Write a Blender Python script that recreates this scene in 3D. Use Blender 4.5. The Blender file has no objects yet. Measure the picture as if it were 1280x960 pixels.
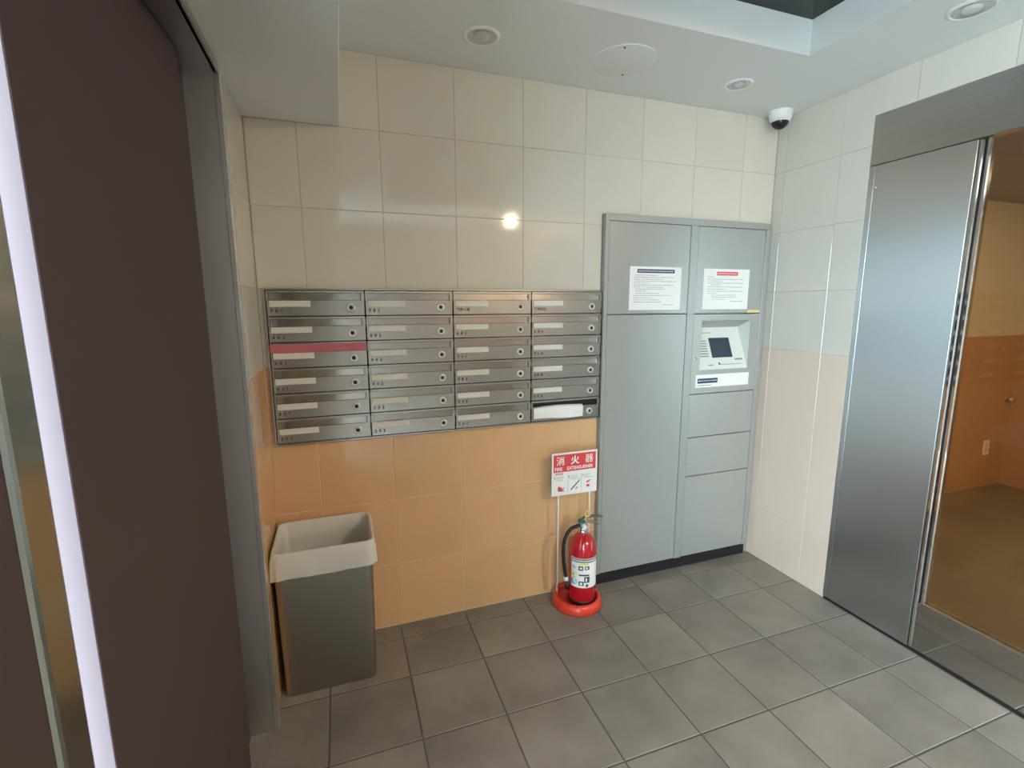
import bpy, bmesh, math, random
from mathutils import Vector, Matrix
random.seed(7)
S = bpy.context.scene
COL = S.collection
# ------------------------------------------------------------------ camera
CAM = Vector((0.1964, -2.0837, 1.4537)); YAW, PITCH, ROLL, FPX = map(float, (19.4203, 9.3724, -0.1517, 607.18))
cd = bpy.data.cameras.new('camera'); cam = bpy.data.objects.new('camera', cd); COL.objects.link(cam)
cd.sensor_width = 36; cd.sensor_fit = 'HORIZONTAL'; cd.lens = FPX * 36 / 1280; cd.clip_start = .02
yw, pt, rl = (math.radians(a) for a in (YAW, PITCH, ROLL))
Fv = Vector((math.sin(yw)*math.cos(pt), math.cos(yw)*math.cos(pt), -math.sin(pt)))
Rv = Vector((math.cos(yw), -math.sin(yw), 0)); Uv = Rv.cross(Fv)
R2 = Rv*math.cos(rl) + Uv*math.sin(rl); U2 = -Rv*math.sin(rl) + Uv*math.cos(rl)
M = Matrix((R2, U2, -Fv)).transposed().to_4x4(); M.translation = CAM
cam.matrix_world = M; S.camera = cam
# ------------------------------------------------------------------ daylight (bright overcast sky) and exposure
W = bpy.data.worlds.new('sky'); S.world = W; W.use_nodes = True
bg = W.node_tree.nodes['Background']; bg.inputs[0].default_value = (.62, .85, 1.0, 1); bg.inputs[1].default_value = 33.5
S.view_settings.view_transform = 'Standard'; S.view_settings.look = 'None'
S.view_settings.gamma = 1; S.view_settings.use_curve_mapping = False
S.view_settings.exposure = 0.0
LAMP_POWER = 11000.0; ADDED_HALL_LAMP = 4200.0
def portal(name, loc, rot, sx, sy):                     # tells the renderer where the sky enters; gives no light of its own
    l = bpy.data.lights.new(name, 'AREA'); l.shape = 'RECTANGLE'; l.size = sx; l.size_y = sy
    l.cycles.is_portal = True
    o = bpy.data.objects.new(name, l); o.location = loc; o.rotation_euler = rot; COL.objects.link(o)
portal('street_opening_portal', (-.31, -3.38, 1.08), (0, -math.pi/2, 0), 2.15, 1.55)
portal('door_gap_portal', (-.150, -.93, 1.04), (0, -math.pi/2, 0), 2.08, .76)

# ------------------------------------------------------------------ materials
def mat(name, col, rough=.5, metal=0, spec=.5, var=0, noise=None, bump=None, coat=0, aniso=0, emit=None):
    m = bpy.data.materials.new(name); m.use_nodes = True
    nt = m.node_tree; N = nt.nodes; L = nt.links; b = N['Principled BSDF']
    c = tuple(col) + (1,)
    b.inputs['Base Color'].default_value = c; b.inputs['Roughness'].default_value = rough
    b.inputs['Metallic'].default_value = metal; b.inputs['Specular IOR Level'].default_value = spec
    if coat: b.inputs['Coat Weight'].default_value = coat; b.inputs['Coat Roughness'].default_value = .04
    src = None
    tc = N.new('ShaderNodeTexCoord')
    if noise:                                             # (scale xyz, detail, amount)
        mp = N.new('ShaderNodeMapping'); L.new(tc.outputs['Object'], mp.inputs[0]); mp.inputs['Scale'].default_value = noise[0]
        oi = N.new('ShaderNodeObjectInfo'); ml = N.new('ShaderNodeMath'); ml.operation = 'MULTIPLY'; ml.inputs[1].default_value = 40
        L.new(oi.outputs['Random'], ml.inputs[0]); L.new(ml.outputs[0], mp.inputs['Location'])
        nz = N.new('ShaderNodeTexNoise'); L.new(mp.outputs[0], nz.inputs['Vector']); nz.inputs['Scale'].default_value = 1; nz.inputs['Detail'].default_value = noise[1]
        mr = N.new('ShaderNodeMapRange'); L.new(nz.outputs[0], mr.inputs[0]); mr.inputs[1].default_value = .3; mr.inputs[2].default_value = .7
        mr.inputs[3].default_value = 1 - noise[2]; mr.inputs[4].default_value = 1 + noise[2]
        src = mr.outputs[0]
    if var:
        oi = N.new('ShaderNodeObjectInfo'); mr = N.new('ShaderNodeMapRange'); L.new(oi.outputs['Random'], mr.inputs[0])
        mr.inputs[3].default_value = 1 - var; mr.inputs[4].default_value = 1 + var
        if src:
            mm = N.new('ShaderNodeMath'); mm.operation = 'MULTIPLY'; L.new(src, mm.inputs[0]); L.new(mr.outputs[0], mm.inputs[1]); src = mm.outputs[0]
        else: src = mr.outputs[0]
    if src:
        vm = N.new('ShaderNodeVectorMath'); vm.operation = 'SCALE'; vm.inputs[0].default_value = col
        L.new(src, vm.inputs['Scale']); L.new(vm.outputs[0], b.inputs['Base Color'])
    if bump:                                              # (scale xyz, strength, distance)
        mp = N.new('ShaderNodeMapping'); L.new(tc.outputs['Object'], mp.inputs[0]); mp.inputs['Scale'].default_value = bump[0]
        nz = N.new('ShaderNodeTexNoise'); L.new(mp.outputs[0], nz.inputs['Vector']); nz.inputs['Scale'].default_value = 1; nz.inputs['Detail'].default_value = 2
        bp = N.new('ShaderNodeBump'); bp.inputs['Strength'].default_value = bump[1]; bp.inputs['Distance'].default_value = bump[2]
        L.new(nz.outputs[0], bp.inputs['Height']); L.new(bp.outputs[0], b.inputs['Normal'])
    if aniso:
        b.inputs['Anisotropic'].default_value = aniso
        tg = N.new('ShaderNodeTangent'); tg.direction_type = 'UV_MAP'; tg.uv_map = 'brush'; L.new(tg.outputs[0], b.inputs['Tangent'])
    if emit:
        b.inputs['Emission Color'].default_value = tuple(emit[0]) + (1,); b.inputs['Emission Strength'].default_value = emit[1]
    return m
def glass_mat():
    m = bpy.data.materials.new('door_glass'); m.use_nodes = True; nt = m.node_tree; N = nt.nodes; L = nt.links
    N.remove(N['Principled BSDF']); out = N['Material Output']
    t = N.new('ShaderNodeBsdfTransparent'); t.inputs[0].default_value = (.80, .78, .73, 1)
    g = N.new('ShaderNodeBsdfGlossy'); g.inputs['Roughness'].default_value = .01
    f = N.new('ShaderNodeFresnel'); f.inputs[0].default_value = 1.5
    mx = N.new('ShaderNodeMixShader'); L.new(f.outputs[0], mx.inputs[0]); L.new(t.outputs[0], mx.inputs[1]); L.new(g.outputs[0], mx.inputs[2])
    L.new(mx.outputs[0], out.inputs[0]); return m
MT = dict(
    tile_hi=mat('beige_wall_tile', (.66, .61, .52), .055, var=.015, noise=((6, 6, 6), 2, .012)),
    tile_lo=mat('orange_wall_tile', (.69, .42, .22), .08, var=.02, noise=((5, 5, 5), 2, .02)),
    tile_lo_daylit=mat('daylit_orange_wall_tile', (.72, .56, .45), .12, var=.015),  # orange tile with the whitening by daylight put into its base colour
    grout_hi=mat('dark_beige_grout', (.44, .39, .32), .8),
    grout_lo=mat('cream_grout', (.80, .60, .38), .8),
    floor=mat('taupe_floor_tile', (.235, .205, .175), .42, var=.10, noise=((4, 4, 4), 4, .22), bump=((60, 60, 60), .12, .002)),
    floor_grout=mat('dark_floor_grout', (.10, .09, .08), .85),
    white=mat('white_ceiling_paint', (.78, .78, .75), .6),
    black_glass=mat('black_gloss_panel', (.010, .014, .013), .12, spec=.3),
    steel=mat('brushed_steel', (.46, .45, .43), .30, 1, noise=((2, 2, 220), 3, .05)),
    steel_mail=mat('mailbox_steel', (.44, .43, .41), .26, 1, noise=((2, 2, 300), 3, .05)),
    steel_flap=mat('polished_flap_steel', (.47, .455, .43), .12, 1),
    steel_aniso=mat('vertical_brushed_panel', (.52, .54, .54), .30, 1, aniso=.98),
    steel_jamb=mat('jamb_steel', (.66, .66, .66), .42, 1),
    lock_ring=mat('satin_lock_ring', (.74, .74, .71), .30, .55),
    chrome=mat('polished_steel', (.72, .72, .72), .06, 1),
    post=mat('dull_polished_post', (.40, .42, .38), .20, 1),
    mirror=mat('mirror_polished_rail', (.50, .49, .47), .10, 1),
    locker=mat('grey_silver_locker_paint', (.40, .405, .375), .34, .35, noise=((120, 120, 120), 2, .03)),
    locker_fr=mat('locker_frame_steel', (.385, .39, .365), .36, .35),
    black=mat('black_plastic', (.012, .012, .013), .45),
    dark=mat('dark_cavity', (.01, .01, .01), .8),
    door_dark=mat('dark_maroon_door_paint', (.086, .057, .059), .75, spec=.25),
    rear=mat('rear_wall_brown', (.13, .10, .08), .5),
    paper=mat('white_paper', (.86, .86, .84), .6),
    label=mat('pale_name_strip', (.70, .69, .64), .35),
    ink=mat('black_ink', (.06, .06, .06), .6),
    ink_grey=mat('grey_print', (.22, .22, .23), .6),
    navy=mat('navy_print', (.035, .04, .11), .5),
    redprint=mat('red_print', (.70, .06, .06), .45),
    redstrip=mat('red_strip', (.52, .14, .17), .35),
    stamp=mat('engraved_black', (.05, .048, .045), .5),
    yellow=mat('cream_sticker', (.78, .62, .28), .5),
    term=mat('terminal_white_plastic', (.72, .74, .70), .4),
    screen=mat('terminal_screen', (.035, .055, .085), .12),
    ext_red=mat('extinguisher_red', (.50, .012, .022), .16, coat=.6),
    stand_red=mat('red_plastic', (.72, .05, .025), .28),
    white_pl=mat('white_plastic', (.82, .82, .80), .35),
    rod=mat('white_coated_rod', (.80, .80, .78), .3),
    green_metal=mat('green_lever', (.05, .14, .11), .35, .3),
    ring_y=mat('yellow_pin_ring', (.80, .55, .16), .35),
    sticker_y=mat('yellow_sticker', (.85, .70, .08), .4),
    sticker_b=mat('blue_sticker', (.03, .35, .72), .4),
    bin=mat('stainless_bin', (.42, .40, .35), .33, 1, noise=((180, 180, 2), 3, .015)),
    bag=mat('milky_bin_liner', (.66, .64, .59), .45),
    dome=mat('smoked_dome', (.01, .012, .011), .05),
    reflector=mat('downlight_reflector', (.62, .62, .60), .22, .6),
    lamp_off=mat('unlit_bulb', (.55, .54, .51), .25),
    lamp_on=mat('lit_lamp', (1, 1, 1), .5, emit=((1, .80, .56), LAMP_POWER)),
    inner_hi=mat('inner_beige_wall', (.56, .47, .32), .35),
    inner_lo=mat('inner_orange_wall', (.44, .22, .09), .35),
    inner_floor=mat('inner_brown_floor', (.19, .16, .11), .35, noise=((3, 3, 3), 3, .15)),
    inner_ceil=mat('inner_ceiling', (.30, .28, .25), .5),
    plate=mat('cream_plate', (.75, .62, .40), .4),
    street=mat('neighbour_wall', (.20, .20, .20), .8),
    lamp_added=mat('added_hall_lamp', (1, 1, 1), .5, emit=((1, .72, .42), ADDED_HALL_LAMP)),
    ground=mat('outdoor_paving', (.56, .56, .56), .8),
)
MT['glass'] = glass_mat()

# ------------------------------------------------------------------ mesh helpers
def new_mesh(name, verts, faces, mats, smooth=False, midx=None):
    me = bpy.data.meshes.new(name); me.from_pydata([tuple(v) for v in verts], [], faces)
    for m in (mats if isinstance(mats, (list, tuple)) else [mats]): me.materials.append(MT[m] if isinstance(m, str) else m)
    if smooth: me.polygons.foreach_set('use_smooth', [True]*len(me.polygons))
    if midx: me.polygons.foreach_set('material_index', midx)
    me.update(); return me
def link(name, me, parent=None, loc=(0, 0, 0), rot=(0, 0, 0)):
    o = bpy.data.objects.new(name, me); COL.objects.link(o); o.location = loc; o.rotation_euler = rot
    if parent: o.parent = parent
    return o
class B:                                                  # collects shapes into one mesh
    def __init__(s): s.bm = bmesh.new(); s.mi = 0
    def box(s, x0, x1, y0, y1, z0, z1, bev=0, seg=1):
        b = bmesh.new(); vs = [b.verts.new((x, y, z)) for x in (x0, x1) for y in (y0, y1) for z in (z0, z1)]
        for f in ((0, 1, 3, 2), (4, 6, 7, 5), (0, 4, 5, 1), (2, 3, 7, 6), (0, 2, 6, 4), (1, 5, 7, 3)): b.faces.new([vs[i] for i in f])
        if bev: bmesh.ops.bevel(b, geom=b.edges[:], offset=bev, segments=seg, affect='EDGES', profile=.5)
        s._add(b); return s
    def _add(s, b, mtx=None, smooth=False):
        if mtx: bmesh.ops.transform(b, matrix=mtx, verts=b.verts)
        bmesh.ops.recalc_face_normals(b, faces=b.faces)
        mp = {v: s.bm.verts.new(v.co) for v in b.verts}
        for f in b.faces:
            nf = s.bm.faces.new([mp[v] for v in f.verts]); nf.material_index = s.mi; nf.smooth = smooth or f.smooth
        b.free()
    def lathe(s, prof, c=(0, 0, 0), n=32, axis='z', smooth=True, a0=0, a1=2*math.pi):
        b = bmesh.new(); full = abs(a1 - a0 - 2*math.pi) < 1e-6; k = n if full else n + 1; rings = []
        for r, h in prof:
            if r < 1e-6: rings.append([b.verts.new((0, 0, h))]); continue
            rings.append([b.verts.new((r*math.cos(a0 + (a1-a0)*i/n), r*math.sin(a0 + (a1-a0)*i/n), h)) for i in range(k)])
        for A, C in zip(rings, rings[1:]):
            for i in range(n):
                j = (i + 1) % k
                q = [A[i % len(A)], A[j % len(A)], C[j % len(C)], C[i % len(C)]]
                q2 = [];  [q2.append(v) for v in q if v not in q2]
                if len(q2) > 2: b.faces.new(q2)
        mt = Matrix.Translation(Vector(c))
        if axis == '-y': mt = mt @ Matrix.Rotation(math.pi/2, 4, 'X')
        if axis == '-x': mt = mt @ Matrix.Rotation(-math.pi/2, 4, 'Y')
        if axis == '-z': mt = mt @ Matrix.Rotation(math.pi, 4, 'X')
        s._add(b, mt, smooth); return s
    def tube(s, pts, r, n=10, closed=False):
        P = [Vector(p) for p in pts]; b = bmesh.new(); rings = []; m = len(P); ref = None
        for i in range(m):
            t = (P[(i+1) % m] - P[i-1]) if closed else (P[min(i+1, m-1)] - P[max(i-1, 0)])
            t.normalize()
            if ref is None: ref = t.orthogonal()
            ref = (ref - t*ref.dot(t)).normalized(); bi = t.cross(ref)
            rr = r[i] if isinstance(r, (list, tuple)) else r
            rings.append([b.verts.new(P[i] + (ref*math.cos(2*math.pi*k/n) + bi*math.sin(2*math.pi*k/n))*rr) for k in range(n)])
        for i in range(m if closed else m-1):
            A, C = rings[i], rings[(i+1) % m]
            for k in range(n): b.faces.new([A[k], A[(k+1) % n], C[(k+1) % n], C[k]])
        if not closed: b.faces.new(rings[0][::-1]); b.faces.new(rings[-1])
        s._add(b, None, True); return s
    def poly(s, pts):
        b = bmesh.new(); b.faces.new([b.verts.new(p) for p in pts]); 
        mp = [s.bm.verts.new(v.co) for v in b.verts]; f = s.bm.faces.new(mp); f.material_index = s.mi; b.free(); return s
    def prism(s, outline, y0, y1):                          # outline in x,z; extruded along y
        b = bmesh.new(); A = [b.verts.new((x, y0, z)) for x, z in outline]; C = [b.verts.new((x, y1, z)) for x, z in outline]; n = len(A)
        b.faces.new(A); b.faces.new(C[::-1])
        for i in range(n): b.faces.new([A[i], C[i], C[(i+1) % n], A[(i+1) % n]])
        s._add(b); return s
    def mesh(s, name, mats):
        me = bpy.data.meshes.new(name); s.bm.to_mesh(me); s.bm.free()
        for m in (mats if isinstance(mats, (list, tuple)) else [mats]): me.materials.append(MT[m])
        me.update(); return me
    def build(s, name, mats, parent=None, loc=(0, 0, 0), rot=(0, 0, 0)): return link(name, s.mesh(name, mats), parent, loc, rot)
def empty(name, loc=(0, 0, 0)):
    o = bpy.data.objects.new(name, None); o.location = loc; o.empty_display_size = .05; COL.objects.link(o); return o
def tag(o, label, cat, group=None):
    o['label'] = label; o['category'] = cat
    if group: o['group'] = group
    return o
def struct(o, label=None):
    o['kind'] = 'structure'
    if label: o['label'] = label
    return o
def text_mesh(txt, size, material, bold=0.0, align='LEFT', squeeze=1.0):
    cu = bpy.data.curves.new('lettering', 'FONT'); cu.body = txt; cu.size = size; cu.align_x = align; cu.offset = bold; cu.resolution_u = 3
    o = bpy.data.objects.new('lettering', cu); COL.objects.link(o)
    me = bpy.data.meshes.new_from_object(o.evaluated_get(bpy.context.evaluated_depsgraph_get())); bpy.data.objects.remove(o); bpy.data.curves.remove(cu)
    me.transform(Matrix.Diagonal((squeeze, 1, 1, 1)))
    me.materials.clear(); me.materials.append(MT[material]); me.name = 'lettering'
    return me
def text(name, txt, size, material, parent, x, y, z, bold=0.0, align='LEFT', squeeze=1.0):
    return link(name, text_mesh(txt, size, material, bold, align, squeeze), parent, (x, y, z), (math.pi/2, 0, 0))

# ------------------------------------------------------------------ room measures
XL, XR, ZC, ZB, TH = -.09, 2.40, 2.39, 1.21, .303
T = .008; YREAR = -4.2
TX = .0846; ROWS = [ZB + TH*k for k in range(-4, 4)] + [ZC]; ROWS[0] = 0.0
_cache = {}
def tile_piece(w, h, m, gap=.0017):
    key = (round(w, 4), round(h, 4), m)
    if key in _cache: return _cache[key]
    g = gap/2; c = .0012; z = T
    def r(d, zz): return [(g+d, g+d, zz), (w-g-d, g+d, zz), (w-g-d, h-g-d, zz), (g+d, h-g-d, zz)]
    v = r(0, 0) + r(0, z-c) + r(c, z)
    f = [(3, 2, 1, 0), (8, 9, 10, 11)]
    for a in (0, 4):
        for i in range(4): j = (i+1) % 4; f.append((a+i, a+j, a+4+j, a+4+i))
    _cache[key] = new_mesh('tile', v, f, m); return _cache[key]
def lay(parent, us, vs, place, mfn, holes=(), mirror=False):
    """tiles on a grid of joints; cells inside a hole are left out, cut cells are cut to size"""
    for u0, u1 in zip(us, us[1:]):
        for v0, v1 in zip(vs, vs[1:]):
            rects = [(u0, u1, v0, v1)]
            for a0, a1, b0, b1 in holes:
                nr = []
                for p0, p1, q0, q1 in rects:
                    if p1 <= a0 + .004 or p0 >= a1 - .004 or q1 <= b0 + .004 or q0 >= b1 - .004: nr.append((p0, p1, q0, q1)); continue
                    if p0 < a0 - .006: nr.append((p0, a0, q0, q1))
                    if p1 > a1 + .006: nr.append((a1, p1, q0, q1))
                    m0, m1 = max(p0, a0), min(p1, a1)
                    if q0 < b0 - .006: nr.append((m0, m1, q0, b0))
                    if q1 > b1 + .006: nr.append((m0, m1, b1, q1))
                rects = nr
            rects = [q for q in rects if q[1]-q[0] > .006 and q[3]-q[2] > .006]
            if not rects: continue
            if len(rects) == 1:
                p0, p1, q0, q1 = rects[0]
                o = link('tile', tile_piece(p1-p0, q1-q0, mfn((q0+q1)/2)), parent); place(o, p0, p1, q0, q1); continue
            b = B(); g = .00085                              # a tile notched round an opening stays one piece
            for p0, p1, q0, q1 in rects:
                inner = lambda val, k: any(abs(val - r[k]) < 1e-6 for r in rects)
                a0, a1 = p0-u0 + (0 if inner(p0, 1) else g), p1-u0 - (0 if inner(p1, 0) else g)
                if mirror: a0, a1 = (u1-u0) - a1, (u1-u0) - a0
                b.box(a0, a1, q0-v0 + (0 if inner(q0, 3) else g), q1-v0 - (0 if inner(q1, 2) else g), 0, T)
            o = link('tile', b.mesh('tile', mfn((v0+v1)/2)), parent); place(o, u0, u1, v0, v1)
# openings in the back wall
MB = (-.062, 1.378, .905, 1.509); LK = (1.380, 2.398, 0, 1.866)
# ---- back wall
wb = B(); y0, y1 = .0014, .055
def wallslab(b, rects, z_mid=ZB): 
    for x0, x1, z0, z1 in rects:
        for lo, hi, mi in ((z0, min(z1, z_mid), 1), (max(z0, z_mid), z1, 0)):
            if hi - lo > 1e-4: b.mi = mi; b.box(x0, x1, y0, y1, lo, hi)
wallslab(wb, [(-.30, MB[0], 0, 2.6), (MB[0], MB[1], 0, MB[2]), (MB[0], MB[1], MB[3], 2.6), (MB[1], LK[0], 0, 2.6), (LK[0], 2.46, LK[3], 2.6), (LK[1], 2.46, 0, LK[3])])
wall_back = struct(wb.build('wall_back', ['grout_hi', 'grout_lo']), 'tiled back wall, beige above and orange below')
xs = [XL + .001] + [TX + .3*k for k in range(0, 8)] + [XR - .001]
def pl_back(o, p0, p1, q0, q1): o.rotation_euler = (math.pi/2, 0, 0); o.location = (p0, T, q0)
lay(wall_back, xs, ROWS, pl_back, lambda v: 'tile_hi' if v > ZB else 'tile_lo', [MB, LK])
# ---- right wall
def yslab(b, x0, x1, rects, z_mid=ZB):
    for a0, a1, z0, z1 in rects:
        for lo, hi, mi in ((z0, min(z1, z_mid), 1), (max(z0, z_mid), z1, 0)):
            if hi - lo > 1e-4: b.mi = mi; b.box(x0, x1, a0, a1, lo, hi)
wr = B(); yslab(wr, XR + .0014, XR + .06, [(-.50, T, 0, 2.6), (-1.95, -.50, 2.24, 2.6), (-1.95, -1.86, 0, 2.24)])
wall_right = struct(wr.build('wall_right', ['grout_hi', 'grout_lo']), 'tiled right wall beside the glass door')
ysr = [-1.95, -1.86, -1.56, -1.26, -.96, -.66, -.36, -.06, -.001]
def pl_right(o, p0, p1, q0, q1): o.rotation_euler = (math.pi/2, 0, -math.pi/2); o.location = (XR + T, p1, q0)
lay(wall_right, ysr, ROWS, pl_right, lambda v: 'tile_hi' if v > ZB else 'tile_lo_daylit', [(-1.86, -.50, -1, 2.24)], True)
b = B(); b.box(XR, XR + .06, YREAR, -1.951, 0, 2.6); struct(b.build('wall_right_rear', 'rear'), 'brown wall beyond the glass door, behind the viewer')
# ---- left wall (tile strip, then the dark entrance door, then the street opening)
wl = B(); yslab(wl, -.30, XL - .0014, [(-.43, T, 0, 2.6), (-1.62, -.43, 2.10, 2.6), (-2.60, -1.62, 0, 2.6), (-4.15, -2.60, 2.16, 2.6), (YREAR, -4.15, 0, 2.6)])
wall_left = struct(wl.build('wall_left', ['grout_hi', 'grout_lo']), 'narrow tiled left wall beside the entrance')
def pl_left(o, p0, p1, q0, q1): o.rotation_euler = (math.pi/2, 0, math.pi/2); o.location = (XL - T, p0, q0)
lay(wall_left, [YREAR, -3.9, -3.6, -3.3, -3.0, -2.7, -2.4, -2.1, -1.8, -1.5, -1.2, -.9, -.6, -.30, -.001], ROWS[:-1], pl_left, lambda v: 'tile_hi' if v > ZB else 'tile_lo', [(-1.62, -.42, -1, 2.106), (-4.15, -2.60, -1, 2.16)])
pw = B(); pw.box(XL, .17, -2.45, -2.35, 0, 2.119, .002); struct(pw.build('added_shade_pier', 'tile_hi'), 'added beige pier behind the viewer, shading the back wall')  # added unseen pier, keeps street daylight off the left of the back wall
wrr = B(); wrr.box(-.30, 2.46, YREAR - .06, YREAR, 0, 2.6); struct(wrr.build('wall_rear', 'rear'), 'plain brown wall behind the viewer')
# ---- floor
fb = B(); fb.box(-.30, XR + .06, YREAR, T, -.06, -.0020); floor = struct(fb.build('floor', 'floor_grout'), 'taupe square-tiled lobby floor')
fxs = [-.20] + [TX + .3*k for k in range(0, 8)] + [XR + .002]
fys = [YREAR] + [-.335 - .3*j for j in range(12, -1, -1)] + [-.10, 0.0]
_fc = {}
def fpiece(w, h):
    key = (round(w, 4), round(h, 4))
    if key not in _fc:
        g = .0028; c = .0015
        def r(d, zz): return [(g+d, g+d, zz), (w-g-d, g+d, zz), (w-g-d, h-g-d, zz), (g+d, h-g-d, zz)]
        v = r(0, -.01) + r(0, -c) + r(c, 0); f = [(3, 2, 1, 0), (8, 9, 10, 11)]
        for a in (0, 4):
            for i in range(4): j = (i+1) % 4; f.append((a+i, a+j, a+4+j, a+4+i))
        _fc[key] = new_mesh('tile', v, f, 'floor')
    return _fc[key]
for a0, a1 in zip(fxs, fxs[1:]):
    for b0, b1 in zip(fys, fys[1:]): link('tile', fpiece(a1-a0, b1-b0), floor, (a0, b0, random.uniform(-.0004, 0)))
# ---- ceiling with raised tray, beam on the left
CX0, CX1, CY0, CY1, ZT = .62, 1.956, -2.75, -.536, 2.515
cb = B()
for a in ((-.30, CX0, YREAR, .06), (CX1, XR + .06, YREAR, .06), (CX0, CX1, CY1, .06), (CX0, CX1, YREAR, CY0)): cb.box(a[0], a[1], a[2], a[3], ZC, ZC + .20)
ceiling = struct(cb.build('ceiling', 'white'), 'white ceiling with a raised rectangular tray')
tb = B(); tb.box(CX0, CX1, CY0, CY1, ZT, ZT + .03); struct(tb.build('ceiling_panel', 'black_glass', ceiling))
bb = B(); bb.box(-.30, .237, -2.45, 0, 2.119, ZC, .002); struct(bb.build('trim_1', 'white'), 'dropped white beam along the left wall')
# ---- ground outside
gb = B(); gb.box(-14, -.30, -14, 10, -.10, -.03); struct(gb.build('ground_street', 'ground'), 'pale paving outside the entrance')

# ------------------------------------------------------------------ left entrance: steel frame, dark leaf ajar, polished post
jb = B(); jb.box(-.172, XL + .006, -.432, -.42, 0, 2.092); jb.box(XL - .002, XL + .012, -.436, -.410, 0, 2.106, .001)
struct(jb.build('trim_2', 'steel_jamb'), 'brushed steel door jamb on the left wall')
b = B(); b.box(-.30, -.168, -.556, -.433, 0, 2.10); b.build('added_daylight_block', 'door_dark', bpy.data.objects['trim_2'])  # added unseen block, stops daylight between the leaf and the jamb
lb = B(); lb.box(-.30, XL + .006, -1.62, -.432, 2.085, 2.10); lb.box(XL - .002, XL + .012, -1.62, -.436, 2.085, 2.106, .001)
struct(lb.build('trim_3', 'steel'), 'steel lintel over the dark entrance door')
HX, HY, LA, Lw = -.147, -.555, math.radians(267.2), .687
leaf = B(); leaf.box(0, Lw, -.04, 0, .006, 2.083, .0015)
door_2 = struct(leaf.build('door_2', 'door_dark', None, (HX, HY, 0), (0, 0, LA)), 'dark maroon entrance door leaf standing open outwards')
for z in (.25, 1.85):
    b = B(); b.lathe([(0, 0), (.008, 0), (.008, .09), (0, .09)], (.012, -.048, z), 10); b.build('hinge', 'steel', door_2)
pb = B(); pb.box(-.225, -.170, -1.388, -1.310, 0, 2.085, .012, 3); post = struct(pb.build('trim_4', 'post'), 'polished steel post at the door gap')
dp = B(); dp.box(-.215, -.170, -1.615, -1.397, 0.006, 2.083, .002); struct(dp.build('door_3', 'door_dark'), 'dark maroon side leaf by the polished post')

# ------------------------------------------------------------------ right: steel cladding, header, glass door, inner hall
def uvbox(name, mats, parent, x0, x1, a0, a1, z0, z1, bev=.001):
    b = B(); b.box(x0, x1, a0, a1, z0, z1, bev); o = b.build(name, mats, parent)
    uv = o.data.uv_layers.new(name='brush')
    for lp in o.data.loops: c = o.data.vertices[lp.vertex_index].co; uv.data[lp.index].uv = (c.y + c.x*.3, c.z)
    return o
tr6 = struct(uvbox('trim_6', 'steel_aniso', None, XR, XR + .05, -.884, -.5265, .012, 2.033), 'wide brushed steel panel left of the glass door')
uvbox('edge_strip', 'steel_aniso', tr6, XR - .001, XR + .05, -.5245, -.5005, .012, 2.033)
b = B(); b.lathe([(0, .002), (.004, .002), (.005, 0)], (XR - .001, -.535, 1.94), 12, '-x'); b.build('rivet', 'chrome', tr6)
b = B(); b.box(XR + .004, XR + .05, -1.86, -.5005, 0, .012); b.build('base_gap_shade', 'black', tr6)  # black strip painted in for the shade of the gap at the floor
tr7 = struct(uvbox('trim_7', 'steel', None, XR - .002, XR + .055, -1.86, -.5005, 2.036, 2.238), 'brushed steel header over the glass door')
d1 = empty('door_1', (XR, -1.3, 0)); struct(d1, 'framed glass door into the inner hall')
def dpart(name, m, *a, bev=.002):
    b = B(); b.box(*a, bev); o = b.build(name, m, d1); o.location = -Vector((XR, -1.3, 0)); return o
dpart('stile', 'chrome', XR + .002, XR + .030, -.902, -.886, .012, 2.034, bev=.004)
dpart('stile', 'chrome', XR + .004, XR + .030, -.924, -.908, .22, 2.034, bev=.004)
dpart('groove', 'black', XR + .015, XR + .030, -.908, -.902, .22, 2.034, bev=0)
dpart('stile', 'mirror', XR + .004, XR + .030, -1.855, -1.80, .012, 2.034)
dpart('bottom_rail', 'mirror', XR + .002, XR + .032, -1.80, -.902, .014, .222)
dpart('rail_cap', 'chrome', XR + .001, XR + .033, -1.80, -.910, .222, .229, bev=.001)
dpart('pane', 'glass', XR + .014, XR + .022, -1.80, -.922, .229, 2.034, bev=0)
# inner hall
ih = B(); YI, XI, ZI = .166, 5.20, 2.16
ih.mi = 1; ih.box(2.47, XI + .05, YI, YI + .05, -.06, 1.205); ih.mi = 0; ih.box(2.47, XI + .05, YI, YI + .05, 1.205, 2.4)
struct(ih.build('wall_inner_back', ['inner_hi', 'inner_lo']), 'orange and tan wall seen through the glass door')
ih = B(); ih.mi = 1; ih.box(XI, XI + .05, -2.3, YI, -.06, 1.205); ih.mi = 0; ih.box(XI, XI + .05, -2.3, YI, 1.205, 2.4)
struct(ih.build('wall_inner_end', ['inner_hi', 'inner_lo']), 'far end wall of the inner hall')
ih = B(); ih.box(2.47, XI + .05, -2.30, -2.25, -.06, 2.4); struct(ih.build('wall_inner_side', 'inner_hi'), 'near side wall of the inner hall')
ih = B(); ih.box(2.46, XI, -2.25, YI, -.06, -.002); struct(ih.build('floor_inner', 'inner_floor'), 'brown floor of the inner hall')
ih = B(); ih.box(2.46, XI + .05, -2.3, YI + .05, ZI, ZI + .3); struct(ih.build('ceiling_inner', 'inner_ceil'), 'low ceiling of the inner hall')
o = empty('outlet_plate', (4.95, YI, .325)); tag(o, 'small cream wall outlet plate in the inner hall', 'outlet')
b = B(); b.box(-.035, .035, -.010, -.0005, -.06, .06, .004, 2); b.build('plate', 'plate', o)
b = B(); [b.box(-.010, -.004, -.0112, -.0095, z - .01, z + .01) or b.box(.004, .010, -.0112, -.0095, z - .01, z + .01) for z in (-.02, .02)]; b.build('socket', 'stamp', o)
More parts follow.
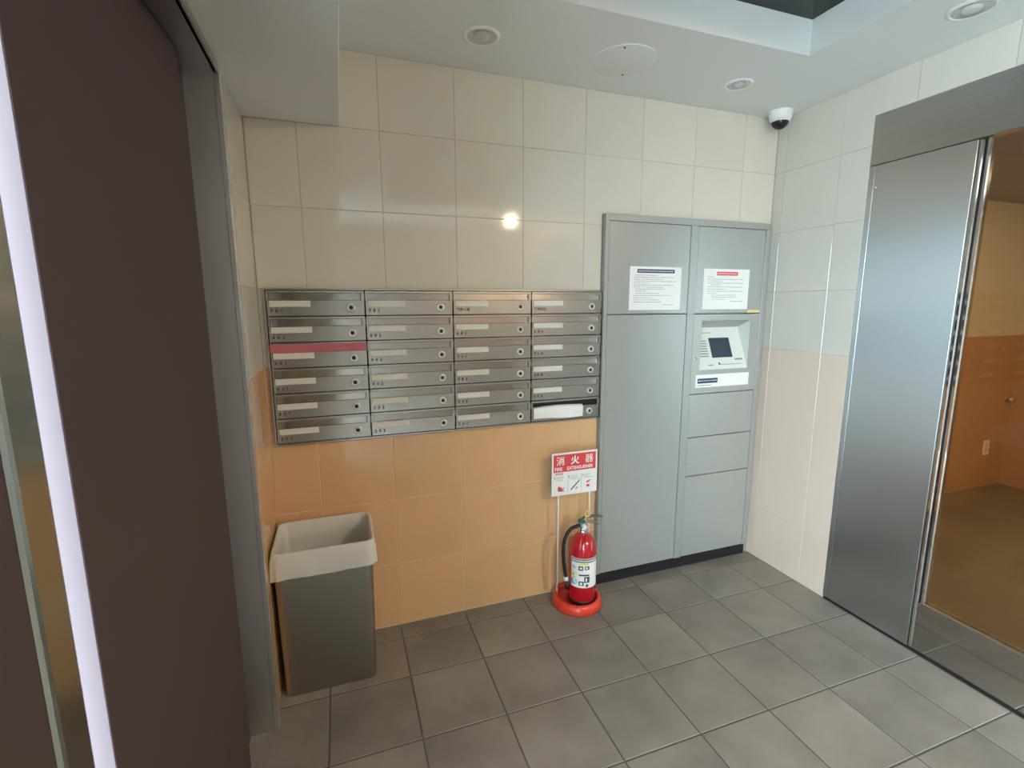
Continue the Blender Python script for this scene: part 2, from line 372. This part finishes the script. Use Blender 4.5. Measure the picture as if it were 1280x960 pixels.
o = empty('door_stop_knob', (5.135, YI, .705)); tag(o, 'round polished knob low on the inner orange wall', 'knob')
b = B(); b.lathe([(0, .05), (.022, .048), (.034, .038), (.036, .026), (.026, .014), (.014, .010), (.014, .0005), (0, .0005)], (0, 0, 0), 24, '-y'); b.build('knob', 'chrome', o)
b = B(); b.lathe([(.026, .004), (.030, .0005)], (0, 0, 0), 24, '-y'); b.build('rose', 'chrome', o)

# ------------------------------------------------------------------ mailboxes: four columns of six
MW, MH = .36, .1005; MX0, MZ0, MY = MB[0], MB[2] + .0005, -.020
b = B(); g = .0015; gx = .0024
b.box(gx, MW-gx, 0, .016, g, .61*MH, .0008); b.box(gx, MW-gx, 0, .016, .885*MH, MH-g, .0008)
b.box(g, .009, 0, .016, .61*MH, .885*MH); b.box(MW-.014, MW-g, 0, .016, .61*MH, .885*MH)
m_door = b.mesh('door', 'steel_mail')
b = B(); b.box(.003, MW-.003, .017, .074, .002, MH-.002); m_body = b.mesh('body', 'dark')
b = B(); b.box(0, MW-.0245, -.0015, .0015, 0, .272*MH, .0006); m_flap = b.mesh('flap', 'steel_flap')
b = B(); b.box(0, .003, -.004, 0, 0, .20*MH, .0005); m_stop = b.mesh('flap_stop', 'steel_mail')
b = B(); b.box(0, .146, -.0022, 0, 0, .235*MH, .0006); m_lab = b.mesh('name_strip', 'label')
b = B(); b.lathe([(.0158, 0), (.0158, .003), (.0138, .0052), (.0088, .0052), (.0080, .0025)], (0, 0, 0), 28, '-y'); m_lock = b.mesh('lock', 'lock_ring')
b = B(); b.lathe([(.0082, .0005), (.0080, .0030), (.005, .0042), (0, .0044)], (0, 0, 0), 20, '-y'); b.box(-.0012, .0012, -.0052, -.0040, -.005, .005); m_cyl = b.mesh('lock_cylinder', 'black')
b = B(); b.box(0, MW-.004, -.0012, -.0002, 0, .32*MH, 0); m_strip = b.mesh('red_strip', 'redstrip')  # plain red strip across the flap
ORD = ['first', 'second', 'third', 'fourth', 'fifth', 'bottom']
for c in range(4):
    for r in range(6):
        nm = '%d0%d' % (7 - r, c + 1)
        if r == 0 and c == 2: nm = '管理人室'
        if r == 0 and c == 3: nm = '管理組合'
        z0 = MZ0 + (5 - r)*MH; x0 = MX0 + c*MW
        o = empty('mailbox', (x0, MY, z0)); last = (c == 3 and r == 5)
        rowtxt = ['top', 'second', 'third', 'fourth', 'fifth', 'bottom'][r]; coltxt = ['leftmost', 'second', 'third', 'rightmost'][c]
        lab = 'stainless steel mailbox, %s row, %s column of the mailbox bank' % (rowtxt, coltxt)
        if last: lab = 'stainless steel mailbox with open slot, bottom row beside the locker'
        if (c, r) == (0, 2): lab = 'stainless steel mailbox with red strip, third row, leftmost column'
        tag(o, lab, 'mailbox', 'bank of steel mailboxes')
        link('body', m_body, o); link('door', m_door, o)
        if not last:
            link('flap', m_flap, o, (.0095, .0055, .611*MH), (math.radians(-3.5), 0, 0))
            link('flap_stop', m_stop, o, (MW-.020, .0045, .65*MH))
        else: link('flap', m_flap, o, (.0095, .019, .64*MH), (math.radians(-70), 0, 0))
        link('name_strip', m_lab, o, (.011, -.0002, .362*MH))
        lk = link('lock', m_lock, o, (.306, -.0002, .325*MH)); link('lock_cylinder', m_cyl, lk)
        if nm.isdigit(): text('number', '  '.join(nm), .0165, 'stamp', o, .014, -.0006, .155*MH, .0005)
        else: text('number', nm, .0150, 'stamp', o, .014, -.0006, .165*MH, .0003)
        if (c, r) == (0, 2): link('red_strip', m_strip, o, (.002, -.0005, .615*MH))
b = B(); e = .006
b.box(MB[0]-e, MB[0]-.0005, -.023, -.0006, MB[2]-e, MB[3]+e); b.box(MB[1]+.0003, MB[1]+.0018, -.023, -.0006, MB[2]-e, MB[3]+e)
b.box(MB[0]-.0005, MB[1]+.0003, -.023, -.0006, MB[3]+.0005, MB[3]+e); b.box(MB[0]-.0005, MB[1]+.0003, -.023, -.0006, MB[2]-e, MB[2]-.0002)
ms = b.build('mailbox_surround', 'steel_mail')
b = B(); b.box(MB[0]-.03, 1.3803, .0555, .066, MB[2]-.03, MB[3]+.03); b.build('backing', 'dark', ms)
tag(ms, 'thin steel edge frame around the whole mailbox bank', 'frame')
# flyer sticking out of the last slot
fx, fz = MX0 + 3*MW, MZ0
v = []; n = 10
for i in range(n + 1):
    u = i/n; x = fx + .012 + .255*u; top = fz + .064 + .006*math.sin(u*3); zb_ = fz + .012 + .004*math.sin(u*5 + 1)
    v += [(x, -.0055, top + .0015), (x, -.018, top + .002), (x, -.0262, top - .001 - .004*u*u), (x, -.0285 - .002*math.sin(u*6), (top + zb_)/2), (x, -.0255, zb_)]
f = [(i*5+k, i*5+k+1, i*5+k+6, i*5+k+5) for i in range(n) for k in range(4)]
fl = link('flyer', new_mesh('flyer', v, f, 'paper')); sm = fl.modifiers.new('thickness', 'SOLIDIFY'); sm.thickness = .0012
tag(fl, 'folded white flyer hanging out of the open bottom mailbox', 'flyer')

# ------------------------------------------------------------------ parcel locker
LX0, LX1, LZ, LY = 1.382, 2.366, 1.865, -.030
lk = empty('parcel_locker', (LX0, 0, 0)); tag(lk, 'tall grey steel parcel locker standing in the corner', 'locker')
def lp(name, m, x0, x1, a0, a1, z0, z1, bev=.0012, parent=None):
    b = B(); b.box(x0, x1, a0, a1, z0, z1, bev); o = b.build(name, m, parent or lk)
    if not parent: o.location = (-LX0, 0, 0)
    return o
XM0, XM1 = 1.865, 1.909
lp('carcass', 'dark', LX0 + .004, LX1 - .004, .105, .42, .005, LZ - .004, 0)
fr = B(); F0, F1 = LY, .10
fr.box(LX0, 1.4015, F0, F1, .062, LZ, .001); fr.box(1.4015, LX1, F0, F1, 1.834, LZ, .001)
fr.box(XM0, XM1, F0, F1, .062, 1.834, .001); fr.box(2.344, LX1, F0, F1, .062, 1.834, .001); fr.box(1.4015, XM0, .05, F1, .062, 1.834)
fr.box(XM1, 2.344, .085, F1, .062, 1.834)
o = fr.build('frame', 'locker_fr', lk); o.location = (-LX0, 0, 0)
lp('plinth', 'black', LX0 + .004, LX1, -.022, .10, .0005, .060)
lp('filler_strip', 'locker_fr', LX1 + .001, XR - .003, -.012, .05, .0005, LZ)
G = .0022
lp('door', 'locker', 1.4015 + G, XM0 - G, LY + .002, -.010, 1.4015 + G, 1.834 - G)
lp('door', 'locker', 1.4015 + G, XM0 - G, LY + .002, -.010, .062 + G, 1.4015 - G)
XA, XB_ = XM1 + G, 2.344 - G
lp('door', 'locker', XA, XB_, LY + .002, -.010, 1.400 + G, 1.834 - G)
lp('door', 'locker', XA, XB_, LY + .002, -.010, .744 + G, .980 - G)
lp('door', 'locker', XA, XB_, LY + .002, -.010, .527 + G, .744 - G)
lp('door', 'locker', XA, XB_, LY + .002, -.010, .062 + G, .527 - G)
# terminal door with the recessed slanted console
RX0, RX1, RZ0, RZ1 = 1.963, 2.284, 1.107, 1.365
td = B()
for a in ((XA, RX0, .980+G, 1.400-G), (RX1, XB_, .980+G, 1.400-G), (RX0, RX1, .980+G, RZ0), (RX0, RX1, RZ1, 1.400-G)): td.box(a[0], a[1], LY + .002, -.010, a[2], a[3])
td = td.build('terminal_door', 'locker', lk); td.location = (-LX0, 0, 0); td['label'] = 'locker door with recessed touch terminal'
TY0, TY1, TZ1 = LY + .006, .062, 1.325
b = B()
b.poly([(RX0, LY + .0025, RZ1-.0008), (RX1, LY + .0025, RZ1-.0008), (RX1, TY1, TZ1), (RX0, TY1, TZ1)]); b.build('recess_top', 'locker', td)
b = B()
q_ = .0008; b.poly([(RX0+q_, LY + .0025, RZ0), (RX0+q_, LY + .0025, RZ1), (RX0+q_, TY1, TZ1)]); b.build('recess_side', 'term', td); b = B(); b.poly([(RX1-q_, LY + .0025, RZ1), (RX1-q_, LY + .0025, RZ0), (RX1-q_, TY1, TZ1)]); b.build('recess_side', 'term', td)
P0 = Vector((0, LY + .003, RZ0)); PV = Vector((0, TY1, TZ1)) - P0; PN = Vector((0, -PV.z, PV.y)).normalized()
def on(x, t, d=0): p = P0 + PV*t + PN*d; return (x, p.y, p.z)
def quad(bm_, x0, x1, t0, t1, d): bm_.poly([on(x0, t0, d), on(x1, t0, d), on(x1, t1, d), on(x0, t1, d)])
def slab(bm_, x0, x1, t0, t1, d):
    lo = [on(x0, t0), on(x1, t0), on(x1, t1), on(x0, t1)]; hi = [on(x0, t0, d), on(x1, t0, d), on(x1, t1, d), on(x0, t1, d)]
    bm_.poly(hi)
    for i in range(4): bm_.poly([lo[i], lo[(i+1) % 4], hi[(i+1) % 4], hi[i]])
b = B(); quad(b, RX0, RX1, 0, 1, 0); b.build('console', 'term', td)
b = B(); slab(b, 2.066, 2.200, .27, .74, .003); b.build('screen', 'screen', td)
b = B()
for i in range(7): slab(b, 1.99, 2.045, .30 + i*.06, .325 + i*.06, .0008)
slab(b, 2.02, 2.09, .86, .875, .0008); slab(b, 2.215, 2.265, .20, .235, .0008); slab(b, 2.03, 2.06, .09, .115, .0008); slab(b, 2.10, 2.25, .10, .112, .0008)
b.build('console_print', 'ink_grey', td)
b = B(); slab(b, 2.098, 2.106, .11, .15, .003); b.build('console_button', 'black', td)
b = B(); b.lathe([(0, .004), (.006, .004), (.008, 0)], (1.935, LY + .002, 1.168), 16, '-y'); b.build('keyhole', 'chrome', td)
b = B(); b.box(1.942, 2.297, LY + .0005, LY + .0018, 1.014, 1.082); ls = b.build('label_strip', 'paper', td); ls['label'] = 'white label strip under the terminal'
b = B(); b.box(1.955, 2.085, LY - .0004, LY + .0005, 1.036, 1.062); b.build('title_bar', 'navy', ls)
b = B(); [b.box(1.960 + i*.0125, 1.960 + i*.0125 + random.uniform(.006, .010), LY - .0008, LY - .0004, 1.0475, 1.0515) for i in range(10)]; b.build('title_print', 'paper', ls)
b = B(); [b.box(1.96 + i*.011, 1.968 + i*.011, LY - .0001, LY + .0005, 1.023, 1.027) for i in range(8)]; b.build('small_print', 'ink_grey', ls)
b = B(); b.box(2.250, 2.338, LY - .002, LY + .0018, 1.403, 1.419, .001); o = b.build('yellow_sticker', 'yellow', lk); o.location = (-LX0, 0, 0); o['label'] = 'cream yellow sticker on the locker edge'
def notice(x0, x1, z0, z1, title, title_rect, lines, lab):
    o = empty('notice', (x0, LY + .0016, z0)); tag(o, lab, 'notice', 'paper notices on the locker')
    w, h = x1-x0, z1-z0; rnd = random.Random(len(lab))
    b = B(); b.box(0, w, -.0009, 0, 0, h); b.build('sheet', 'paper', o)
    tx0, tx1, tz0, tz1 = title_rect
    b = B(); b.box(tx0*w, tx1*w, -.0014, -.0009, tz0*h, tz1*h); tb_ = b.build('title_bar', title, o)
    b = B(); x = tx0*w + .006
    while x < tx1*w - .012:
        d = rnd.uniform(.006, .010); b.box(x, x + d, -.0017, -.0014, (tz0 + .38*(tz1-tz0))*h, (tz0 + .60*(tz1-tz0))*h); x += d + .003
    b.build('title_print', 'paper', tb_)
    b = B()
    for zr, a0, a1 in lines:
        x = a0*w
        while x < a1*w:
            d = rnd.uniform(.004, .016); hh = .0022
            b.box(x, min(x + d, a1*w), -.0012, -.0009, zr*h - hh/2, zr*h + hh/2); x += d + rnd.uniform(.0015, .005)
    b.build('body_print', 'ink_grey', o)
notice(1.520, 1.818, 1.422, 1.630, 'navy', (.14, .86, .855, .94), [(.80, .10, .55), (.755, .08, .85), (.71, .08, .62), (.665, .08, .90), (.62, .08, .36), (.575, .08, .84), (.53, .08, .66), (.485, .12, .68), (.44, .12, .36), (.385, .12, .58), (.335, .08, .80), (.285, .08, .45), (.235, .08, .56), (.185, .08, .62), (.12, .64, .86)], 'white notice with navy title bar on the left locker door')
notice(1.955, 2.250, 1.423, 1.628, 'redprint', (.28, .74, .84, .93), [(.80, .09, .22), (.745, .09, .86), (.70, .09, .40), (.65, .09, .88), (.605, .16, .36), (.555, .09, .86), (.50, .09, .48), (.45, .09, .88), (.40, .09, .30), (.35, .18, .72), (.30, .20, .74), (.25, .20, .50), (.20, .62, .88)], 'white notice with red title bar on the right locker door')

# ------------------------------------------------------------------ fire extinguisher stand
ST = empty('extinguisher_stand', (1.226, -.118, 0)); tag(ST, 'red round extinguisher stand with white FIRE EXTINGUISHER sign on rods', 'stand')
b = B(); prof = [(.066, .004), (.121, .0), (.123, .006), (.119, .026), (.112, .042), (.102, .046), (.0965, .040), (.0945, .020), (.0935, .014), (0, .014)]
b.lathe(prof, (0, 0, 0), 48); b.build('base', 'stand_red', ST)
PX = (-.085, .083); PY = .050
for px in PX:
    b = B(); b.tube([(px, PY, .030), (px, PY, .70)], .0042, 10); b.build('rod', 'rod', ST)
sb = empty('sign_board', (-.124, PY - .008, .545)); sb.parent = ST
SW, SH = .242, .212
b = B(); b.box(0, SW, 0, .003, 0, SH, .0006); o = b.build('board', 'white_pl', sb)
b = B(); b.box(.009, SW-.009, -.0006, 0, .118, SH-.009); b.build('red_field', 'redprint', sb)
for t_, x_, bd in (('消', .045, .0006), ('火', .121, .0013), ('器', .197, .0003)): text('lettering', t_, .045, 'white_pl', sb, x_, -.0012, .156, bd, 'CENTER')
text('lettering', 'FIRE', .0225, 'white_pl', sb, .014, -.0012, .126, .0006, squeeze=1.0)
text('lettering', 'EXTINGUISHER', .0225, 'white_pl', sb, .079, -.0012, .126, .0006, squeeze=.90)
text('lettering', '使用方法', .0105, 'redprint', sb, .018, -.0008, .105, .0003)
b = B()
for x in (.085, .157): b.box(x, x + .0012, -.0006, 0, .012, .100)
for k, x in enumerate((.014, .090, .162)):
    b.box(x, x + .003, -.0006, 0, .085, .097)
    for j in range(3): b.box(x + .008, x + .008 + random.uniform(.03, .055), -.0006, 0, .092 - j*.008, .0935 - j*.008)
b.build('instruction_print', 'ink_grey', sb)
b = B(); b.prism([(.030, .034), (.040, .022), (.052, .026), (.070, .038), (.070, .041), (.052, .034), (.054, .044), (.046, .040), (.040, .050), (.034, .044)], -.0006, 0)
b.prism([(.186, .046), (.196, .052), (.206, .060), (.207, .066), (.198, .060), (.186, .058)], -.0006, 0); b.prism([(.186, .028), (.200, .028), (.204, .036), (.194, .042), (.186, .038)], -.0006, 0)
b.build('red_pictogram', 'redprint', sb)
b = B(); b.prism([(.098, .024), (.104, .022), (.146, .062), (.150, .072), (.142, .066)], -.0006, 0); b.prism([(.034, .022), (.066, .022), (.066, .026), (.036, .028)], -.0006, 0); b.prism([(.128, .024), (.140, .034), (.138, .037), (.125, .027)], -.0006, 0); b.build('dark_pictogram', 'ink', sb)
# ------------------------------------------------------------------ extinguisher
EXC = (1.2475, -.128, .0148); RB = .066
ex = empty('fire_extinguisher', EXC); tag(ex, 'red fire extinguisher standing in the red stand', 'extinguisher')
b = B(); b.lathe([(0, .012), (.050, .012), (.060, .016), (RB, .026), (RB, .275), (.0645, .292), (.057, .312), (.044, .332), (.030, .346), (.022, .352), (.0, .353)], (0, 0, 0), 48); b.build('cylinder', 'ext_red', ex)
b = B(); b.lathe([(0, 0), (.060, 0), (.0655, .004), (.0675, .016), (.0668, .026), (.06, .026)], (0, 0, 0), 40); b.build('foot_ring', 'black', ex)
b = B(); b.lathe([(.020, .350), (.024, .352), (.024, .366), (.020, .370), (.017, .372), (.017, .392), (0, .394)], (0, 0, 0), 28); b.box(-.022, .016, -.014, .014, .384, .404, .004, 2); b.build('valve', 'chrome', ex)
b = B(); b.lathe([(0, .010), (.008, .010), (.010, .008), (.010, 0)], (.0, -.014, .386), 20, '-y'); b.build('pressure_gauge', 'white_pl', ex)
b = B()  # fixed grip and squeeze lever reaching right
b.tube([(-.014, 0, .404), (.02, 0, .406), (.05, -.002, .398), (.078, -.004, .388), (.098, -.004, .384)], [.008, .008, .007, .0065, .006], 8); b.build('carry_handle', 'steel', ex)
b = B(); b.tube([(-.018, 0, .412), (.012, 0, .428), (.045, -.002, .430), (.080, -.003, .424), (.100, -.003, .418)], [.009, .008, .007, .0065, .006], 8); b.box(-.026, .006, -.011, .011, .402, .420, .004); b.build('squeeze_lever', 'green_metal', ex)
b = B(); b.tube([(.012 + .014*math.cos(a), -.016, .452 + .014*math.sin(a)) for a in [2*math.pi*i/20 for i in range(20)]], .0042, 8, True); b.tube([(.006, -.016, .437), (0, -.014, .420)], .004, 8); b.build('pin_ring', 'ring_y', ex)
hp = [(-.018, -.004, .392), (-.040, -.010, .394), (-.074, -.014, .386), (-.100, -.015, .352), (-.110, -.015, .300), (-.109, -.016, .240), (-.104, -.018, .190), (-.098, -.020, .150)]
def smooth(pts, k=4):
    P = [Vector(p) for p in pts]; out = []
    for i in range(len(P)-1):
        p0, p1, p2, p3 = P[max(i-1, 0)], P[i], P[i+1], P[min(i+2, len(P)-1)]
        for j in range(k):
            t = j/k; out.append(.5*((2*p1) + (p2-p0)*t + (2*p0-5*p1+4*p2-p3)*t*t + (3*p1-p0-3*p2+p3)*t**3))
    return out + [P[-1]]
b = B(); b.tube(smooth(hp), .0088, 10); hose = b.build('hose', 'black', ex)
b = B(); b.tube([(-.099, -.020, .152), (-.096, -.021, .132)], .0100, 10); b.build('hose_collar', 'white_pl', hose)
b = B(); b.tube([(-.096, -.021, .132), (-.090, -.023, .092)], [.008, .013], 10); b.build('nozzle', 'black', hose)
b = B(); b.lathe([(.012, 0), (.012, .016), (.009, .018)], (-.016, 0, .392), 14, '-x'); b.build('hose_nut', 'chrome', hose)
# wrap-around label, facing the viewer
AC = math.atan2(CAM.y - EXC[1], CAM.x - EXC[0])
def wrap(bm_, s0, s1, z0, z1, r):                       # s: metres along the surface, 0 towards the viewer, + to the right
    n = max(2, int(abs(s1-s0)/.006)); A = []; C = []
    for i in range(n+1):
        a = AC + (s0 + (s1-s0)*i/n)/RB; A.append((r*math.cos(a), r*math.sin(a), z0)); C.append((r*math.cos(a), r*math.sin(a), z1))
    for i in range(n): bm_.poly([A[i], A[i+1], C[i+1], C[i]])
def wdisc(bm_, s, z, rad, r):
    bm_.poly([(r*math.cos(AC + (s + rad*math.cos(2*math.pi*i/20))/RB), r*math.sin(AC + (s + rad*math.cos(2*math.pi*i/20))/RB), z + rad*math.sin(2*math.pi*i/20)) for i in range(20)])
b = B(); wrap(b, -.058, .090, .088, .238, RB + .0006); dl = b.build('label', 'paper', ex); dl.location.z = .011; dl['label'] = 'white instruction label wrapped round the cylinder'
b = B(); wrap(b, -.056, .088, .216, .236, RB + .0009); b.build('label_header', 'ink_grey', dl)
b = B(); wrap(b, -.015, .030, .206, .213, RB + .0010); wdisc(b, -.042, .154, .0165, RB + .0010); b.build('yellow_mark', 'sticker_y', dl)
b = B(); wdisc(b, -.042, .116, .0165, RB + .0010); b.build('blue_mark', 'sticker_b', dl)
b = B(); wdisc(b, -.042, .190, .0145, RB + .0010); b.build('white_mark', 'white_pl', dl)
b = B()
for s0, s1, z0, z1 in ((-.018, .004, .178, .200), (.012, .034, .182, .200), (-.016, .034, .150, .158), (-.016, .008, .100, .122), (.010, .036, .116, .146), (-.049, -.045, .186, .195), (-.040, -.036, .183, .194), (-.044, -.039, .150, .158), (.018, .030, .094, .108)): wrap(b, s0, s1, z0, z1, RB + .0014)
b.build('pictograms', 'ink', dl)
b = B()
for s0, s1, z0, z1 in ((-.012, .000, .184, .194), (.016, .026, .186, .196), (-.010, .002, .104, .116), (.016, .024, .122, .140), (-.050, .080, .224, .228)): wrap(b, s0, s1, z0, z1, RB + .0018)
b.build('pictogram_highlights', 'white_pl', dl)

# ------------------------------------------------------------------ waste bin in the corner with liner
BX0, BX1, BY0, BY1, BH = -.078, .268, -.300, -.028, .575
def rrect(x0, x1, a0, a1, r, z, n=6, wob=0, ph=0):
    out = []
    for cx, cy, s in ((x1-r, a1-r, 0), (x0+r, a1-r, 1), (x0+r, a0+r, 2), (x1-r, a0+r, 3)):
        for i in range(n+1):
            a = math.pi/2*(s + i/n); out.append((cx + r*math.cos(a), cy + r*math.sin(a), z))
    return out
def loft(rings, m, cap0=False, cap1=False):
    v = [p for r in rings for p in r]; n = len(rings[0]); f = []
    for k in range(len(rings)-1):
        for i in range(n): j = (i+1) % n; f.append((k*n+i, k*n+j, (k+1)*n+j, (k+1)*n+i))
    if cap0: f.append(tuple(range(n-1, -1, -1)))
    if cap1: f.append(tuple((len(rings)-1)*n + i for i in range(n)))
    return new_mesh('loft', v, f, m, False)
wbn = empty('waste_bin', ((BX0+BX1)/2, (BY0+BY1)/2, 0)); tag(wbn, 'rectangular stainless steel waste bin in the corner under the mailboxes', 'bin')
off = -Vector(wbn.location); w = .0015
me = loft([rrect(BX0+.010, BX1-.010, BY0+.008, BY1-.008, .022, .001), rrect(BX0+.009, BX1-.009, BY0+.007, BY1-.007, .022, .010), rrect(BX0, BX1, BY0, BY1, .024, BH), rrect(BX0+w, BX1-w, BY0+w, BY1-w, .023, BH), rrect(BX0+.010+w, BX1-.010-w, BY0+.008+w, BY1-.008-w, .021, .012)], 'bin', True, True)
link('body', me, wbn, off)
b = B(); b.tube(rrect(BX0+.001, BX1-.001, BY0+.001, BY1-.001, .024, BH, 6), .0022, 6, True); b.build('rim', 'bin', wbn, off)
rg = []; random.seed(3)
def bag_ring(o_, z, amp, ph, inset=0):
    r = rrect(BX0 - o_, BX1 + o_, BY0 - o_, BY1 + o_, .026, z, 9); c = Vector(((BX0+BX1)/2, (BY0+BY1)/2, 0)); out = []
    big = []
    n = len(r)
    for i in range(n):                                    # subdivide the straight runs
        p, q = Vector(r[i]), Vector(r[(i+1) % n]); big.append(p); k = int((q-p).length/.02)
        big += [p + (q-p)*(t/(k+1)) for t in range(1, k+1)]
    for i, p in enumerate(big):
        d = (p - c); d.z = 0; d.normalize(); wv = amp*(math.sin(i*.55 + ph) + .6*math.sin(i*1.27 + 2*ph)); out.append((p.x + d.x*wv, p.y + d.y*wv, p.z))
    return out
def zmod(r, amp, ph): return [(x, y, z + amp*math.sin(9*x + ph) + amp*.6*math.sin(21*x + 13*y)) for x, y, z in r]
rg = [zmod(bag_ring(.011, .478, .0034, 0), .009, .4), bag_ring(.012, .505, .0032, .3), bag_ring(.009, .550, .0022, .6), bag_ring(.004, BH + .003, .0003, .9), bag_ring(.000, BH + .006, .0002, 1), bag_ring(-.006, BH + .002, .0004, 1), bag_ring(-.010, .50, .0020, 1.2), bag_ring(-.014, .40, .004, 1.5), bag_ring(-.022, .30, .005, 2)]
n_ = min(len(r) for r in rg); rg = [r if len(r) == n_ else [r[int(i*len(r)/n_)] for i in range(n_)] for r in rg]
me = loft(rg, 'bag', False, True); me.polygons.foreach_set('use_smooth', [True]*len(me.polygons))
bl = link('bin_liner', me, None); tag(bl, 'milky plastic liner folded over the rim of the waste bin', 'bag')

# ------------------------------------------------------------------ ceiling fittings
def downlight(x, y, lab, lit=None, r=.066, z=ZC):
    o = empty('downlight', (x, y, z)); tag(o, lab, 'light', 'recessed ceiling downlights')
    b = B(); b.lathe([(r, .0005), (r, .003), (r*.92, .006), (r*.80, .0065), (r*.78, .002)], (0, 0, 0), 40, '-z'); b.build('trim_ring', 'white_pl', o)
    b = B(); b.lathe([(r*.79, .0042), (r*.62, .0012), (r*.46, .0008), (0, .0008)], (0, 0, 0), 32, '-z'); b.build('reflector', 'reflector', o)
    b = B(); b.lathe([(r*.44, .001), (r*.42, .006), (r*.30, .011), (0, .013)], (0, 0, 0), 28, '-z'); b.build('lamp', lit or 'lamp_off', o)
    if lit: o.children[-1].scale = (1, 1, .12); o.children[-1].location.z = -.0015
downlight(.728, -.262, 'unlit round downlight above the mailboxes')
downlight(1.885, -.255, 'unlit round downlight above the locker by the camera', r=.060)
downlight(2.178, -.935, 'unlit round downlight above the glass door')
downlight(2.10, -3.35, 'lit warm downlight at the rear of the lobby', 'lamp_on', .052)
downlight(3.7, -1.75, 'added unseen downlight brightening the hall behind the glass door', 'lamp_added', .075, ZI)  # added lamp out of view, only there to brighten the inner hall
o = empty('ceiling_plate', (1.302, -.270, ZC)); tag(o, 'large flat round white plate on the ceiling between downlights', 'ceiling plate')
b = B(); b.lathe([(.128, .0003), (.128, .0025), (.124, .004), (0, .004)], (0, 0, 0), 56, '-z'); b.build('disc', 'white', o)
b = B(); b.lathe([(.004, .004), (.004, .006), (0, .0066)], (.055, .095, 0), 12, '-z'); b.lathe([(.004, .004), (.004, .006), (0, .0066)], (-.055, -.095, 0), 12, '-z'); b.build('screw', 'stamp', o)
o = empty('dome_camera', (2.318, -.082, ZC)); tag(o, 'white dome security camera on the ceiling corner above the locker', 'camera')
b = B(); b.lathe([(.054, .0005), (.054, .012), (.050, .034), (.047, .040), (.036, .042)], (0, 0, 0), 40, '-z'); b.build('base', 'white_pl', o)
b = B(); b.lathe([(.041, .036)] + [(.041*math.cos(a), .042 + .041*math.sin(a)) for a in [math.pi/2*i/8 for i in range(9)]], (0, 0, 0), 36, '-z'); b.build('dome', 'dome', o)
b = B(); b.lathe([(.0405, .0415), (.0445, .0415), (.0445, .050), (.0412, .051)], (0, 0, 0), 36, '-z'); b.build('dome_ring', 'white_pl', o)
